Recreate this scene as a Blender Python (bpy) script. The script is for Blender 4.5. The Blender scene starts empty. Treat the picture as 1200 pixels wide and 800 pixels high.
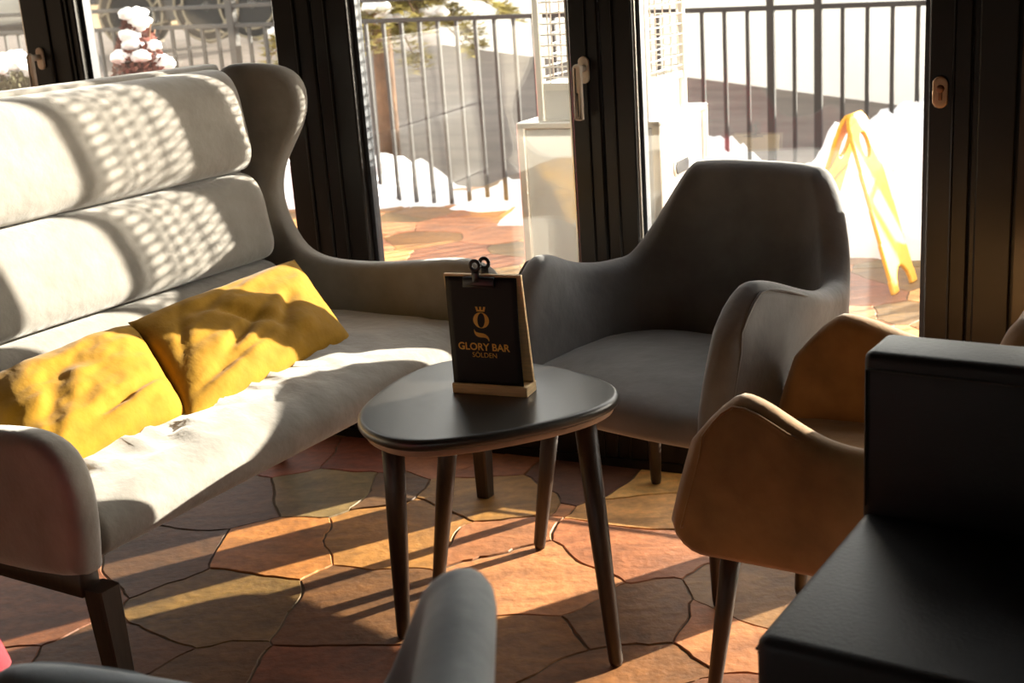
import bpy, bmesh, math, random
from math import sin, cos, pi, radians, sqrt, exp
from mathutils import Vector, Matrix, noise

random.seed(7)
S = bpy.context.scene
COL = S.collection
R = radians

# ------------------------------------------------------------------ frames of the place
A_S = R(32.3)
SOFA_X = Vector((sin(A_S), cos(A_S)))            # along the sofa
SOFA_N = Vector((cos(A_S), -sin(A_S)))           # sofa front
WALL_O = Vector((-.093, 3.293)); WALL_ROT = math.atan2(-.451, .893)
WX = Vector((.893, -.451)); WY = Vector((.451, .893))
def sofa_xy(s, n): return SOFA_X * s + SOFA_N * n
def wall_xy(w, y): return WALL_O + WX * w + WY * y

# ------------------------------------------------------------------ object helpers
def link(o, parent=None):
    COL.objects.link(o)
    if parent is not None: o.parent = parent
    return o
def empty(name, loc=(0, 0, 0), rz=0, label=None, cat=None, group=None, kind=None):
    o = bpy.data.objects.new(name, None); o.empty_display_size = .05
    o.location = loc; o.rotation_euler = (0, 0, rz)
    tag(o, label, cat, group, kind)
    return link(o)
def tag(o, label=None, cat=None, group=None, kind=None):
    if label: o['label'] = label
    if cat: o['category'] = cat
    if group: o['group'] = group
    if kind: o['kind'] = kind
    return o
def mesh_obj(name, bm, mat, parent=None, smooth=True, loc=None, rot=None, normals=True):
    if normals: bmesh.ops.recalc_face_normals(bm, faces=bm.faces)
    me = bpy.data.meshes.new(name); bm.to_mesh(me); bm.free()
    if smooth:
        for p in me.polygons: p.use_smooth = True
    me.materials.append(mat)
    o = bpy.data.objects.new(name, me)
    if loc is not None: o.location = loc
    if rot is not None: o.rotation_euler = rot
    return link(o, parent)
def copy_tree(o, parent=None):
    c = o.copy(); COL.objects.link(c)
    if parent is not None: c.parent = parent
    for ch in list(o.children): copy_tree(ch, c)
    return c

# ------------------------------------------------------------------ shape helpers
def add_box(bm, x0, x1, y0, y1, z0, z1, bev=0.0, seg=2, M=None):
    r = bmesh.ops.create_cube(bm, size=1)
    vs = r['verts']
    for v in vs:
        v.co = Vector((x0 + (v.co.x + .5) * (x1 - x0), y0 + (v.co.y + .5) * (y1 - y0), z0 + (v.co.z + .5) * (z1 - z0)))
    if bev > 0:
        es = list({e for v in vs for e in v.link_edges})
        rr = bmesh.ops.bevel(bm, geom=es, offset=bev, segments=seg, profile=.5, affect='EDGES', clamp_overlap=True)
        vs = list({v for f in rr['faces'] for v in f.verts} | {v for v in vs if v.is_valid})
    if M is not None:
        for v in vs: v.co = M @ v.co
    return vs
def rings(bm, loops, closed=True, cap=True):
    """skin a list of equal-length vertex loops"""
    vl = [[bm.verts.new(p) for p in L] for L in loops]
    n = len(loops[0])
    for a, b in zip(vl, vl[1:]):
        for i in range(n if closed else n - 1):
            j = (i + 1) % n
            bm.faces.new((a[i], a[j], b[j], b[i]))
    if cap and closed:
        bm.faces.new(vl[0][::-1]); bm.faces.new(vl[-1])
    return vl
def add_tube(bm, pts, rad, n=10, cap=True):
    pts = [Vector(p) for p in pts]
    rads = rad if isinstance(rad, (list, tuple)) else [rad] * len(pts)
    loops = []
    prev = None
    for i, p in enumerate(pts):
        t = (pts[min(i + 1, len(pts) - 1)] - pts[max(i - 1, 0)]).normalized()
        if prev is None:
            ref = Vector((0, 0, 1)) if abs(t.z) < .9 else Vector((1, 0, 0))
            u = t.cross(ref).normalized()
        else:
            u = (prev - t * prev.dot(t)).normalized()
        prev = u
        w = t.cross(u)
        loops.append([p + (u * cos(2 * pi * k / n) + w * sin(2 * pi * k / n)) * rads[i] for k in range(n)])
    rings(bm, loops, True, cap)
def add_square_taper(bm, top, bot, wt, wb, bev=.004):
    """four sided tapered leg"""
    top = Vector(top); bot = Vector(bot)
    loops = []
    for p, w in ((bot, wb), (top, wt)):
        h = w / 2; c = h - bev
        loops.append([p + Vector(q) for q in ((-c, -h, 0), (c, -h, 0), (h, -c, 0), (h, c, 0), (c, h, 0), (-c, h, 0), (-h, c, 0), (-h, -c, 0))])
    rings(bm, loops)
def lathe(bm, prof, n=24, M=None):
    loops = [[Vector((r * cos(2 * pi * k / n), r * sin(2 * pi * k / n), z)) for k in range(n)] for r, z in prof]
    if M is not None: loops = [[M @ p for p in L] for L in loops]
    rings(bm, loops)
def resample(poly, M):
    n = len(poly); P = [Vector(p) for p in poly]
    seg = [(P[(i + 1) % n] - P[i]).length for i in range(n)]; tot = sum(seg)
    out = []; i = 0; acc = 0
    for k in range(M):
        d = tot * k / M
        while acc + seg[i] < d: acc += seg[i]; i += 1
        t = (d - acc) / seg[i]
        out.append(P[i].lerp(P[(i + 1) % n], t))
    return out
def smooth_poly(poly, it=2):
    P = [Vector(p) for p in poly]
    for _ in range(it):
        Q = []
        for i in range(len(P)):
            a, b = P[i], P[(i + 1) % len(P)]
            Q += [a.lerp(b, .25), a.lerp(b, .75)]
        P = Q
    return P
def offset_poly(P, d):
    n = len(P); out = []
    area = sum(P[i].x * P[(i + 1) % n].y - P[(i + 1) % n].x * P[i].y for i in range(n))
    sg = 1 if area > 0 else -1
    for i in range(n):
        t = (P[(i + 1) % n] - P[i - 1]).normalized()
        out.append(P[i] + Vector((-t.y, t.x)) * d * sg)
    return out
def panel(bm, poly, th, r, f, seg=5, crown=0.0):
    """solid with outline `poly` (2-D), thickness th, rounded rim r; f maps (a, b, h) to 3-D"""
    loops = []
    h = th / 2
    for k in range(seg + 1):
        an = pi / 2 * k / seg
        loops.append((r * (1 - sin(an)) if False else r * (1 - cos(pi / 2 - an)), -h + r * (1 - sin(pi / 2 - an))) if False else (r * (1 - sin(an)), -h + r * (1 - cos(an))))
    lo = [(r + .006, -h - crown * .3)] + loops
    hi = [(o, -z) for o, z in reversed(lo)]
    L = []
    for o, z in lo + hi:
        L.append([f(p.x, p.y, z) for p in offset_poly(poly, o)])
    vl = rings(bm, L, True, False)
    for ring in (vl[0], vl[-1]):
        es = [bm.edges.get((ring[i], ring[(i + 1) % len(ring)])) for i in range(len(ring))]
        bmesh.ops.triangle_fill(bm, edges=es, use_beauty=True)
def plate_mask(bm, nx, nz, w, h, keep, f):
    vs = {}
    def v(i, j):
        if (i, j) not in vs: vs[(i, j)] = bm.verts.new(f((i / nx - .5) * w, j / nz * h))
        return vs[(i, j)]
    for i in range(nx):
        for j in range(nz):
            if keep(((i + .5) / nx - .5) * w, (j + .5) / nz * h):
                bm.faces.new((v(i, j), v(i + 1, j), v(i + 1, j + 1), v(i, j + 1)))
def smoothstep(a, b, x):
    t = max(0, min(1, (x - a) / (b - a))); return t * t * (3 - 2 * t)
def fbm(p, s=1, o=3):
    v = 0; a = 1
    for _ in range(o):
        v += a * noise.noise(Vector(p) * s); s *= 2; a *= .5
    return v

# ------------------------------------------------------------------ materials
def new_mat(name):
    m = bpy.data.materials.new(name); m.use_nodes = True
    nt = m.node_tree; b = nt.nodes['Principled BSDF']
    return m, nt, b
def mat(name, col, rough=.6, metal=0., spec=.5, noise_amt=0., noise_scale=8., bump=0., bump_scale=60., sheen=0., coat=0., coord='Object', stretch=None):
    m, nt, b = new_mat(name)
    N, Lk = nt.nodes, nt.links
    b.inputs['Base Color'].default_value = (*col, 1)
    b.inputs['Roughness'].default_value = rough
    b.inputs['Metallic'].default_value = metal
    b.inputs['Specular IOR Level'].default_value = spec
    if sheen:
        b.inputs['Sheen Weight'].default_value = sheen
        b.inputs['Sheen Roughness'].default_value = .45
    if coat:
        b.inputs['Coat Weight'].default_value = coat; b.inputs['Coat Roughness'].default_value = .3
    if noise_amt or bump:
        tc = N.new('ShaderNodeTexCoord'); src = tc.outputs[coord]
        if stretch:
            mp = N.new('ShaderNodeMapping'); mp.inputs['Scale'].default_value = stretch
            Lk.new(src, mp.inputs['Vector']); src = mp.outputs['Vector']
    if noise_amt:
        n = N.new('ShaderNodeTexNoise'); n.inputs['Scale'].default_value = noise_scale; n.inputs['Detail'].default_value = 5
        r = N.new('ShaderNodeValToRGB')
        r.color_ramp.elements[0].position = .3; r.color_ramp.elements[1].position = .7
        r.color_ramp.elements[0].color = (*[c * (1 - noise_amt) for c in col], 1)
        r.color_ramp.elements[1].color = (*[min(1, c * (1 + noise_amt)) for c in col], 1)
        Lk.new(src, n.inputs['Vector']); Lk.new(n.outputs['Fac'], r.inputs['Fac']); Lk.new(r.outputs['Color'], b.inputs['Base Color'])
    if bump:
        n2 = N.new('ShaderNodeTexNoise'); n2.inputs['Scale'].default_value = bump_scale; n2.inputs['Detail'].default_value = 4
        bp = N.new('ShaderNodeBump'); bp.inputs['Strength'].default_value = bump; bp.inputs['Distance'].default_value = .01
        Lk.new(src, n2.inputs['Vector']); Lk.new(n2.outputs['Fac'], bp.inputs['Height']); Lk.new(bp.outputs['Normal'], b.inputs['Normal'])
    return m

M = {}
M['greige'] = mat('greige_velvet', (.255, .232, .203), .78, sheen=.55, noise_amt=.13, noise_scale=14, bump=.25, bump_scale=35, spec=.3)
M['slate'] = mat('slate_velvet', (.145, .142, .145), .75, sheen=.35, noise_amt=.22, noise_scale=9, bump=.2, bump_scale=30, spec=.3)
M['tan'] = mat('tan_velvet', (.27, .145, .052), .75, sheen=.3, noise_amt=.25, noise_scale=11, bump=.2, bump_scale=30, spec=.3)
M['dove'] = mat('dove_velvet', (.25, .285, .33), .75, sheen=.35, noise_amt=.22, noise_scale=9, bump=.2, bump_scale=30, spec=.3)
M['red'] = mat('red_velvet', (.22, .010, .02), .75, sheen=.3, noise_amt=.2, noise_scale=9, spec=.3)
M['yellow'] = mat('yellow_cotton', (.30, .152, .004), .85, sheen=.1, noise_amt=.1, noise_scale=25, bump=.35, bump_scale=22, spec=.2)
M['leather'] = mat('black_leather', (.008, .008, .0095), .5, noise_amt=.2, noise_scale=20, bump=.08, bump_scale=160, spec=.35)
M['darkwood'] = mat('dark_stained_wood', (.03, .017, .010), .42, noise_amt=.35, noise_scale=18, stretch=(9, 9, 1), spec=.5)
M['tabletop'] = mat('black_lacquered_wood', (.026, .022, .018), .36, noise_amt=.2, noise_scale=30, stretch=(1, 10, 1), bump=.03, bump_scale=80, spec=.6, coat=.35)
M['edge'] = mat('lit_edge', (.42, .28, .19), .55, noise_amt=.15, noise_scale=20, spec=.4)  # pinkish light on the table's chamfered underside is put into this colour
M['oak'] = mat('light_oak', (.86, .61, .33), .5, noise_amt=.14, noise_scale=20, stretch=(1, 1, 12), spec=.4)
M['paper'] = mat('black_paper', (.007, .006, .007), .6, spec=.3)
M['gold'] = mat('gold_print', (.72, .40, .06), .5, spec=.4)
M['black'] = mat('black_enamel', (.01, .01, .011), .3, spec=.5)
M['frame'] = mat('black_brown_frame', (.010, .008, .007), .32, spec=.35, noise_amt=.1, noise_scale=30)
M['seal'] = mat('grey_seal', (.035, .042, .055), .5)
M['alu'] = mat('bright_aluminium', (.78, .74, .68), .28, metal=1.)
M['satin'] = mat('satin_handle', (.88, .78, .66), .45)
M['bronze'] = mat('bronze_lock', (.42, .27, .17), .35, metal=.9)
M['steel'] = mat('stainless_steel', (.62, .61, .58), .38, metal=.55, noise_amt=.05, noise_scale=6)
M['darksteel'] = mat('dark_grey_steel', (.02, .02, .022), .5, metal=.3)
M['fence'] = mat('painted_iron', (.014, .011, .010), .55, noise_amt=.15, noise_scale=20)
M['signyellow'] = mat('yellow_plastic', (.85, .42, .02), .4, noise_amt=.06, noise_scale=8)
M['snow'] = mat('snow', (.88, .88, .9), .7, bump=.6, bump_scale=14, spec=.3)
M['render'] = mat('white_render', (.86, .83, .78), .85, noise_amt=.04, noise_scale=2)
M['asphalt'] = mat('asphalt', (.12, .095, .08), .85, noise_amt=.3, noise_scale=1.5, stretch=(1, 3, 1), bump=.3, bump_scale=60)
M['gravel'] = mat('tan_gravel', (.30, .20, .09), .9, noise_amt=.3, noise_scale=3, bump=.6, bump_scale=20)
M['plaster'] = mat('warm_plaster', (.11, .085, .065), .9, noise_amt=.06, noise_scale=3)
M['ceiling'] = mat('dark_timber_ceiling', (.10, .075, .055), .7, noise_amt=.2, noise_scale=3, stretch=(1, 12, 1))
M['panelwood'] = mat('dark_gloss_panel', (.05, .03, .012), .22, spec=.5, noise_amt=.3, noise_scale=2)
M['tyre'] = mat('tyre_rubber', (.005, .005, .005), .85, bump=.3, bump_scale=30)
M['rim'] = mat('grey_rim', (.20, .19, .18), .5, metal=.3)
M['chain'] = mat('steel_chain', (.20, .17, .12), .5, metal=.6)
M['truck'] = mat('grey_truck_paint', (.06, .065, .07), .4, metal=.2)
M['carpaint'] = mat('silver_car_paint', (.48, .47, .43), .3, metal=.4)
M['redlamp'] = mat('red_lamp', (.6, .02, .02), .3)
M['needle'] = mat('conifer_needles', (.24, .19, .03), .7, noise_amt=.45, noise_scale=3)
M['bark'] = mat('bark', (.14, .07, .035), .9, noise_amt=.4, noise_scale=12, bump=.8, bump_scale=30)
M['russet'] = mat('russet_leaves', (.17, .05, .035), .8, noise_amt=.4, noise_scale=9)
M['evergreen'] = mat('dark_evergreen', (.07, .065, .025), .8, noise_amt=.4, noise_scale=9)
M['planter'] = mat('red_planter', (.45, .02, .035), .5)
M['grout'] = mat('grout', (.13, .09, .055), .95, noise_amt=.3, noise_scale=20)

def stone_mat():
    m, nt, b = new_mat('porphyry_slabs'); N, Lk = nt.nodes, nt.links
    at = N.new('ShaderNodeAttribute'); at.attribute_name = 'stone'
    tc = N.new('ShaderNodeTexCoord')
    n1 = N.new('ShaderNodeTexNoise'); n1.inputs['Scale'].default_value = 4.5; n1.inputs['Detail'].default_value = 7; n1.inputs['Distortion'].default_value = 1.2
    n2 = N.new('ShaderNodeTexNoise'); n2.inputs['Scale'].default_value = 45; n2.inputs['Detail'].default_value = 5
    mp = N.new('ShaderNodeMapping'); mp.inputs['Rotation'].default_value = (0, 0, .5); mp.inputs['Scale'].default_value = (1, 2.4, 1)
    Lk.new(tc.outputs['Object'], mp.inputs['Vector']); Lk.new(mp.outputs['Vector'], n1.inputs['Vector']); Lk.new(tc.outputs['Object'], n2.inputs['Vector'])
    r1 = N.new('ShaderNodeMapRange'); r1.inputs['From Min'].default_value = .3; r1.inputs['From Max'].default_value = .72; r1.inputs['To Min'].default_value = .60; r1.inputs['To Max'].default_value = 1.3
    r2 = N.new('ShaderNodeMapRange'); r2.inputs['From Min'].default_value = .35; r2.inputs['From Max'].default_value = .65; r2.inputs['To Min'].default_value = .84; r2.inputs['To Max'].default_value = 1.1
    Lk.new(n1.outputs['Fac'], r1.inputs['Value']); Lk.new(n2.outputs['Fac'], r2.inputs['Value'])
    mu = N.new('ShaderNodeMath'); mu.operation = 'MULTIPLY'; Lk.new(r1.outputs['Result'], mu.inputs[0]); Lk.new(r2.outputs['Result'], mu.inputs[1])
    vm = N.new('ShaderNodeVectorMath'); vm.operation = 'SCALE'; Lk.new(at.outputs['Color'], vm.inputs[0]); Lk.new(mu.outputs['Value'], vm.inputs['Scale'])
    Lk.new(vm.outputs['Vector'], b.inputs['Base Color'])
    b.inputs['Roughness'].default_value = .62
    ad = N.new('ShaderNodeMath'); ad.operation = 'ADD'; Lk.new(n1.outputs['Fac'], ad.inputs[0]); Lk.new(n2.outputs['Fac'], ad.inputs[1])
    bp = N.new('ShaderNodeBump'); bp.inputs['Strength'].default_value = .35; bp.inputs['Distance'].default_value = .006
    Lk.new(ad.outputs['Value'], bp.inputs['Height']); Lk.new(bp.outputs['Normal'], b.inputs['Normal'])
    return m
M['stone'] = stone_mat()

def glass_mat():
    m = bpy.data.materials.new('window_glass'); m.use_nodes = True
    nt = m.node_tree; N, Lk = nt.nodes, nt.links
    N.remove(N['Principled BSDF'])
    out = N['Material Output']
    tr = N.new('ShaderNodeBsdfTransparent'); tr.inputs['Color'].default_value = (.97, .98, .975, 1)
    gl = N.new('ShaderNodeBsdfGlossy'); gl.inputs['Roughness'].default_value = 0.0; gl.inputs['Color'].default_value = (1, 1, 1, 1)
    geo = N.new('ShaderNodeNewGeometry')
    def mth(op, a, b=None):
        n = N.new('ShaderNodeMath'); n.operation = op
        for i, v in enumerate((a, b)):
            if v is None: continue
            if isinstance(v, (int, float)): n.inputs[i].default_value = v
            else: Lk.new(v, n.inputs[i])
        return n.outputs['Value']
    dt = N.new('ShaderNodeVectorMath'); dt.operation = 'DOT_PRODUCT'
    Lk.new(geo.outputs['Normal'], dt.inputs[0]); Lk.new(geo.outputs['Incoming'], dt.inputs[1])
    sch = mth('POWER', mth('SUBTRACT', 1.0, mth('ABSOLUTE', dt.outputs['Value'])), 5.0)      # Schlick, both sides alike
    mr = N.new('ShaderNodeMath'); mr.operation = 'MULTIPLY_ADD'; mr.use_clamp = True
    Lk.new(sch, mr.inputs[0]); mr.inputs[1].default_value = .86; mr.inputs[2].default_value = .115   # coated double glazing
    mx = N.new('ShaderNodeMixShader'); Lk.new(mr.outputs['Value'], mx.inputs['Fac']); Lk.new(tr.outputs['BSDF'], mx.inputs[1]); Lk.new(gl.outputs['BSDF'], mx.inputs[2])
    df = N.new('ShaderNodeBsdfTranslucent'); df.inputs['Color'].default_value = (.9, .9, .9, 1)   # dust film on the pane
    nz = N.new('ShaderNodeTexNoise'); nz.inputs['Scale'].default_value = 1.6; nz.inputs['Detail'].default_value = 4
    tc = N.new('ShaderNodeTexCoord'); Lk.new(tc.outputs['Object'], nz.inputs['Vector'])
    rr = N.new('ShaderNodeMapRange'); rr.inputs['From Min'].default_value = .3; rr.inputs['From Max'].default_value = .7; rr.inputs['To Min'].default_value = .0008; rr.inputs['To Max'].default_value = .0035
    Lk.new(nz.outputs['Fac'], rr.inputs['Value'])
    m2 = N.new('ShaderNodeMixShader'); Lk.new(rr.outputs['Result'], m2.inputs['Fac']); Lk.new(mx.outputs['Shader'], m2.inputs[1]); Lk.new(df.outputs['BSDF'], m2.inputs[2])
    Lk.new(m2.outputs['Shader'], out.inputs['Surface'])
    return m
M['glass'] = glass_mat()

# ------------------------------------------------------------------ stone paving
def lin(c):
    L = [1.15 * v for v in lin0(c)]; g = .3 * L[0] + .55 * L[1] + .15 * L[2]
    return tuple((v * .54 + .46 * g * t) * q for v, t, q in zip(L, (1.16, 1.02, .74), (1.12, 1.08, .94)))
def lin0(c): return tuple(((x / 255) / 12.92 if x / 255 < .04045 else ((x / 255 + .055) / 1.055) ** 2.4) for x in c)
HAND = [(-0.50,3.10,(165,150,120)),(-0.57,3.37,(190,120,85)),(-0.41,3.34,(185,110,80)),(-0.37,3.08,(160,125,80)),(-0.75,3.04,(150,115,80)),(-0.58,2.74,(205,155,95)),(-0.85,2.74,(150,115,75)),(-0.69,2.45,(165,140,82)),(-0.37,2.45,(165,125,75)),(-0.78,2.34,(165,122,82)),(-0.67,2.25,(160,130,85)),(-0.42,2.20,(180,122,88)),(-0.05,2.71,(198,148,124)),(0.04,2.53,(208, 162, 138)),(0.22,2.63,(200,145,122)),(0.28,2.80,(220,185,150)),(-0.08,2.95,(190,155,90)),(-0.25,2.79,(200,160,98)),(0.16,2.34,(180,140,105)),(0.34,2.21,(205,155,128)),(0.01,2.29,(190,145,85)),(0.17,2.08,(180,135,90)),(0.49,2.38,(185,150,115)),(-0.02,3.17,(190,132,100)),(0.15,3.06,(160,110,85)),(0.27,2.98,(225,195,155)),(0.06,2.91,(215,165,140))]
PAL = [(208, 162, 138), (195, 140, 112), (190,150,90), (175,140,105), (215,180,145), (165,140,95), (182, 128, 98), (210,160,140), (160,145,115)]
seeds = [(x, y, lin(c)) for x, y, c in HAND]
rs = random.Random(11); rw = random.Random(4); WT = {}
def wt(x, y):
    if (x, y) not in WT: WT[(x, y)] = rw.uniform(-.022, .022)
    return WT[(x, y)]
tries = 0
while tries < 9000:
    tries += 1
    x, y = rs.uniform(-3.2, 5.0), rs.uniform(-.2, 8.6)
    md = rs.uniform(.17, .46)
    if -1.0 < x < .62 and 2.0 < y < 3.35 and min((x - a) ** 2 + (y - b) ** 2 for a, b, _ in seeds[:27]) < .30 ** 2: continue
    if all((x - a) ** 2 + ((y - b)) ** 2 > md * md for a, b, _ in seeds): seeds.append((x, y, lin(rs.choice(PAL))))
def clip(poly, nx, ny, d):
    out = []
    for i in range(len(poly)):
        a, b = poly[i], poly[(i + 1) % len(poly)]
        da = a[0] * nx + a[1] * ny - d; db = b[0] * nx + b[1] * ny - d
        if da <= 0: out.append(a)
        if da * db < 0:
            t = da / (da - db); out.append((a[0] + (b[0] - a[0]) * t, a[1] + (b[1] - a[1]) * t))
    return out
def paving(name, inside):
    bm = bmesh.new(); cl = bm.loops.layers.color.new('stone')
    for k, (x, y, c) in enumerate(seeds):
        poly = [(x - .6, y - .6), (x + .6, y - .6), (x + .6, y + .6), (x - .6, y + .6)]
        near = sorted(((a - x) ** 2 + (b - y) ** 2, a, b) for a, b, _ in seeds)[1:14]
        rr = random.Random(int(x * 1000) * 7 + int(y * 1000))
        for d2, a, b in near:
            d = sqrt(d2); nx, ny = (a - x) / d, (b - y) / d
            poly = clip(poly, nx, ny, (x * nx + y * ny) + d / 2 + (wt(x, y) - wt(a, b)) / (2 * d) - .0009)
        sg = 1 if inside else -1
        dw = WALL_O.dot(WY) + (.03 if inside else .04)
        poly = clip(poly, WY.x * sg, WY.y * sg, dw * sg)
        if len(poly) < 3: continue
        pts = []
        for i in range(len(poly)):                     # chipped, slightly wandering edges
            a, b = Vector(poly[i]), Vector(poly[(i + 1) % len(poly)])
            L = (b - a).length; n = max(1, int(L / .018))
            nrm = Vector(((b - a).y, -(b - a).x)).normalized() if L > 1e-6 else Vector((0, 0))
            for q in range(n):
                p = a.lerp(b, q / n)
                w0 = WALL_O.dot(WY) - p.dot(WY)                     # keep the joint along the glass straight
                k_ = smoothstep(0, .15, abs(w0))
                q3 = Vector((p.x, p.y, 0))
                wv = Vector((noise.noise(q3 * 3.1 + Vector((5, 1, 2))), noise.noise(q3 * 3.1 + Vector((1, 9, 4))))) * .05 \
                   + Vector((noise.noise(q3 * 11 + Vector((2, 3, 8))), noise.noise(q3 * 11 + Vector((7, 4, 1))))) * .016 \
                   + Vector((noise.noise(q3 * 40), noise.noise(q3 * 40 + Vector((3, 3, 3))))) * .004
                p = p + wv * k_
                if 0 < q: p = p - nrm * .0025 * rr.random()
                pts.append(p)
        cen = sum(pts, Vector((0, 0))) / len(pts)
        z = rr.uniform(-.0025, .0)
        top = [bm.verts.new((*(cen + (p - cen) * (1 - .002 / max(.05, (p - cen).length))), z)) for p in pts]
        low = [bm.verts.new((*p, z - .0025)) for p in pts]; bot = [bm.verts.new((*p, -.03)) for p in pts]
        fs = [bm.faces.new(top)]
        for i in range(len(pts)):
            j = (i + 1) % len(pts)
            fs.append(bm.faces.new((top[i], low[i], low[j], top[j]))); fs.append(bm.faces.new((low[i], bot[i], bot[j], low[j])))
        for f in fs:
            for l in f.loops: l[cl] = (*c, 1)
    return mesh_obj(name, bm, M['stone'], smooth=False)
tag(paving('floor', True), kind='structure')
tag(paving('ground_terrace', False), kind='structure')
bm = bmesh.new(); add_box(bm, -6, 7, -4.5, 6, -.2, -.0045)
tag(mesh_obj('ground_mortar_bed', bm, M['grout'], smooth=False, loc=(*WALL_O, 0), rot=(0, 0, WALL_ROT)), kind='structure')

# ------------------------------------------------------------------ room shell (wall frame: x along glass, y outward)
def wall_box(name, b, m, bev=0, parent=None, kind='structure'):
    bm = bmesh.new(); add_box(bm, *b, bev)
    o = mesh_obj(name, bm, m, smooth=False, loc=(*WALL_O, 0), rot=(0, 0, WALL_ROT))
    return tag(o, kind=kind)
wall_box('wall_left', (-3.2, -3.08, -6.4, .1, -.02, 2.75), M['plaster'])
wall_box('wall_right', (4.2, 4.32, -6.4, .1, -.02, 2.75), M['plaster'])
wall_box('wall_back', (-3.2, 4.32, -6.5, -6.4, -.02, 2.75), M['plaster'])
wall_box('ceiling', (-3.2, 4.32, -6.5, .1, 2.62, 2.75), M['ceiling'])
wall_box('wall_front', (-3.2, 4.32, 0, .1, 2.36, 2.62), M['plaster'])

# doors of the glass front
def rail_box(bm, x0, x1, z0, z1, y0=0.0, y1=.075): add_box(bm, x0, x1, y0, y1, z0, z1, .004, 1)
def glass_door(n, x0, x1, sl, sr, handle=None, lock=False, bead=True):
    """leaf from x0 to x1 with stile widths sl, sr"""
    root = tag(empty('door_%d' % n, (*WALL_O, 0), WALL_ROT), kind='structure')
    bm = bmesh.new()
    rail_box(bm, x0, x0 + sl, .02, 2.33); rail_box(bm, x1 - sr, x1, .02, 2.33)
    rail_box(bm, x0 + sl, x1 - sr, .02, .125); rail_box(bm, x0 + sl, x1 - sr, 2.22, 2.33)
    for a, b in ((x0 + sl * .38, x0 + sl * .44), (x1 - sr * .44, x1 - sr * .38)):      # shallow ribs of the profile
        add_box(bm, a, b, -.006, .002, .02, 2.33, .002, 1)
    mesh_obj('door_frame', bm, M['frame'], root, smooth=False)
    bm = bmesh.new()
    for a, b in ((x0 + sl, x0 + sl + .012), (x1 - sr - .012, x1 - sr)):
        add_box(bm, a, b, .026, .054, .125, 2.22)
    add_box(bm, x0 + sl, x1 - sr, .026, .054, .125, .137)
    mesh_obj('glazing_seal', bm, M['seal'], root, smooth=False)
    if bead:
        bm = bmesh.new()
        for a, b in bead: add_box(bm, a, b, .012, .022, .125, 2.22)
        add_box(bm, x0 + sl, x1 - sr, .008, .020, .127, .133); add_box(bm, x0 + sl, x1 - sr, .004, .012, .140, .145)
        mesh_obj('glazing_bead', bm, M['alu'], root, smooth=False)
    bm = bmesh.new(); add_box(bm, x0 + sl + .004, x1 - sr - .004, .030, .050, .13, 2.215)
    mesh_obj('glass_pane', bm, M['glass'], root, smooth=False)
    if handle:
        hx, hz = handle
        h = empty('door_handle'); h.parent = root; h.location = (hx, 0, hz)
        bm = bmesh.new()
        c = [Vector((.0145 * cos(t), (.018 if t < pi else -.018) + .0145 * sin(t))) for t in [2 * pi * k / 24 for k in range(24)]]
        panel(bm, c, .008, .003, lambda a, b, q: Vector((a, q - .004, b - .004)), 3)
        mesh_obj('rosette', bm, M['satin'], h)
        bm = bmesh.new()
        add_tube(bm, [(0, -.006, 0), (0, -.045, 0)], .009, 14)
        c = [Vector((.0115 * cos(t), (.0 if t < pi else -.118) + .0115 * sin(t) * (1 if t < pi else .3))) for t in [2 * pi * k / 24 for k in range(24)]]
        panel(bm, c, .013, .004, lambda a, b, q: Vector((a, q - .045, b + .002)), 3)
        mesh_obj('lever', bm, M['satin'], h)
    if lock:
        hx, hz = lock
        h = empty('lock_plate'); h.parent = root; h.location = (hx, 0, hz)
        bm = bmesh.new()
        c = [Vector((.0165 * cos(t), (.018 if t < pi else -.018) + .0165 * sin(t))) for t in [2 * pi * k / 28 for k in range(28)]]
        panel(bm, c, .008, .003, lambda a, b, q: Vector((a, q - .004, b)), 3)
        mesh_obj('escutcheon', bm, M['bronze'], h)
        bm = bmesh.new()
        lathe(bm, [(.0085, 0), (.0085, .004), (.007, .005)], 18, Matrix.Translation((0, -.007, .007)) @ Matrix.Rotation(pi / 2, 4, 'X'))
        add_box(bm, -.0045, .0045, -.0115, -.006, -.017, .003, .002, 2)
        mesh_obj('keyway', bm, mat('lock_core', (.25, .12, .07), .4, metal=.8), h)
    return root
glass_door(1, -2.95, -1.283, .16, .167, handle=(-1.395, 1.105), bead=[(-1.462, -1.457)])
glass_door(2, -1.279, -.425, .04, .12, bead=[(-1.276, -1.262), (-1.256, -1.244)])
glass_door(3, -.421, .388, .11, .077, handle=(.350, 1.02), bead=[(-.372, -.366), (.300, .304)])
glass_door(4, .392, 1.235, .082, .089, lock=(1.172, .945), bead=[(.474, .478)])
glass_door(5, 1.236, 2.75, .184, .10, bead=[(1.42, 1.424)])
wall_box('trim_threshold', (-3.08, 4.2, -.004, .1, -.02, .022), M['frame'])
wall_box('trim_jamb', (-3.08, -2.955, 0, .09, .0, 2.36), M['frame'])
wall_box('sun_blocker_upper', (1.43, 2.76, -.06, -.002, 1.30, 2.36), M['plaster'])  # unseen slab added inside the glass to keep sun off the foreground armchair
wall_box('sun_blocker_side', (2.76, 4.2, 0, .1, -.02, 2.36), M['plaster'])  # unseen infill, added to stop sun reaching the nearest seats
# glossy dark infill panel beside the lock stile
wall_box('trim_panel', (1.335, 1.418, -.028, -.0075, .02, 2.33), M['panelwood'])
wall_box('trim_post', (1.25, 1.327, -.02, -.0075, .02, 2.33), M['frame'], .004)

# ------------------------------------------------------------------ sofa
sofa = empty('sofa', (*sofa_xy(1.885, -2.0), 0), pi / 2 - A_S,
             'greige velvet high-back sofa with wings, a channelled back and yellow cushions on it', 'sofa')
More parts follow.
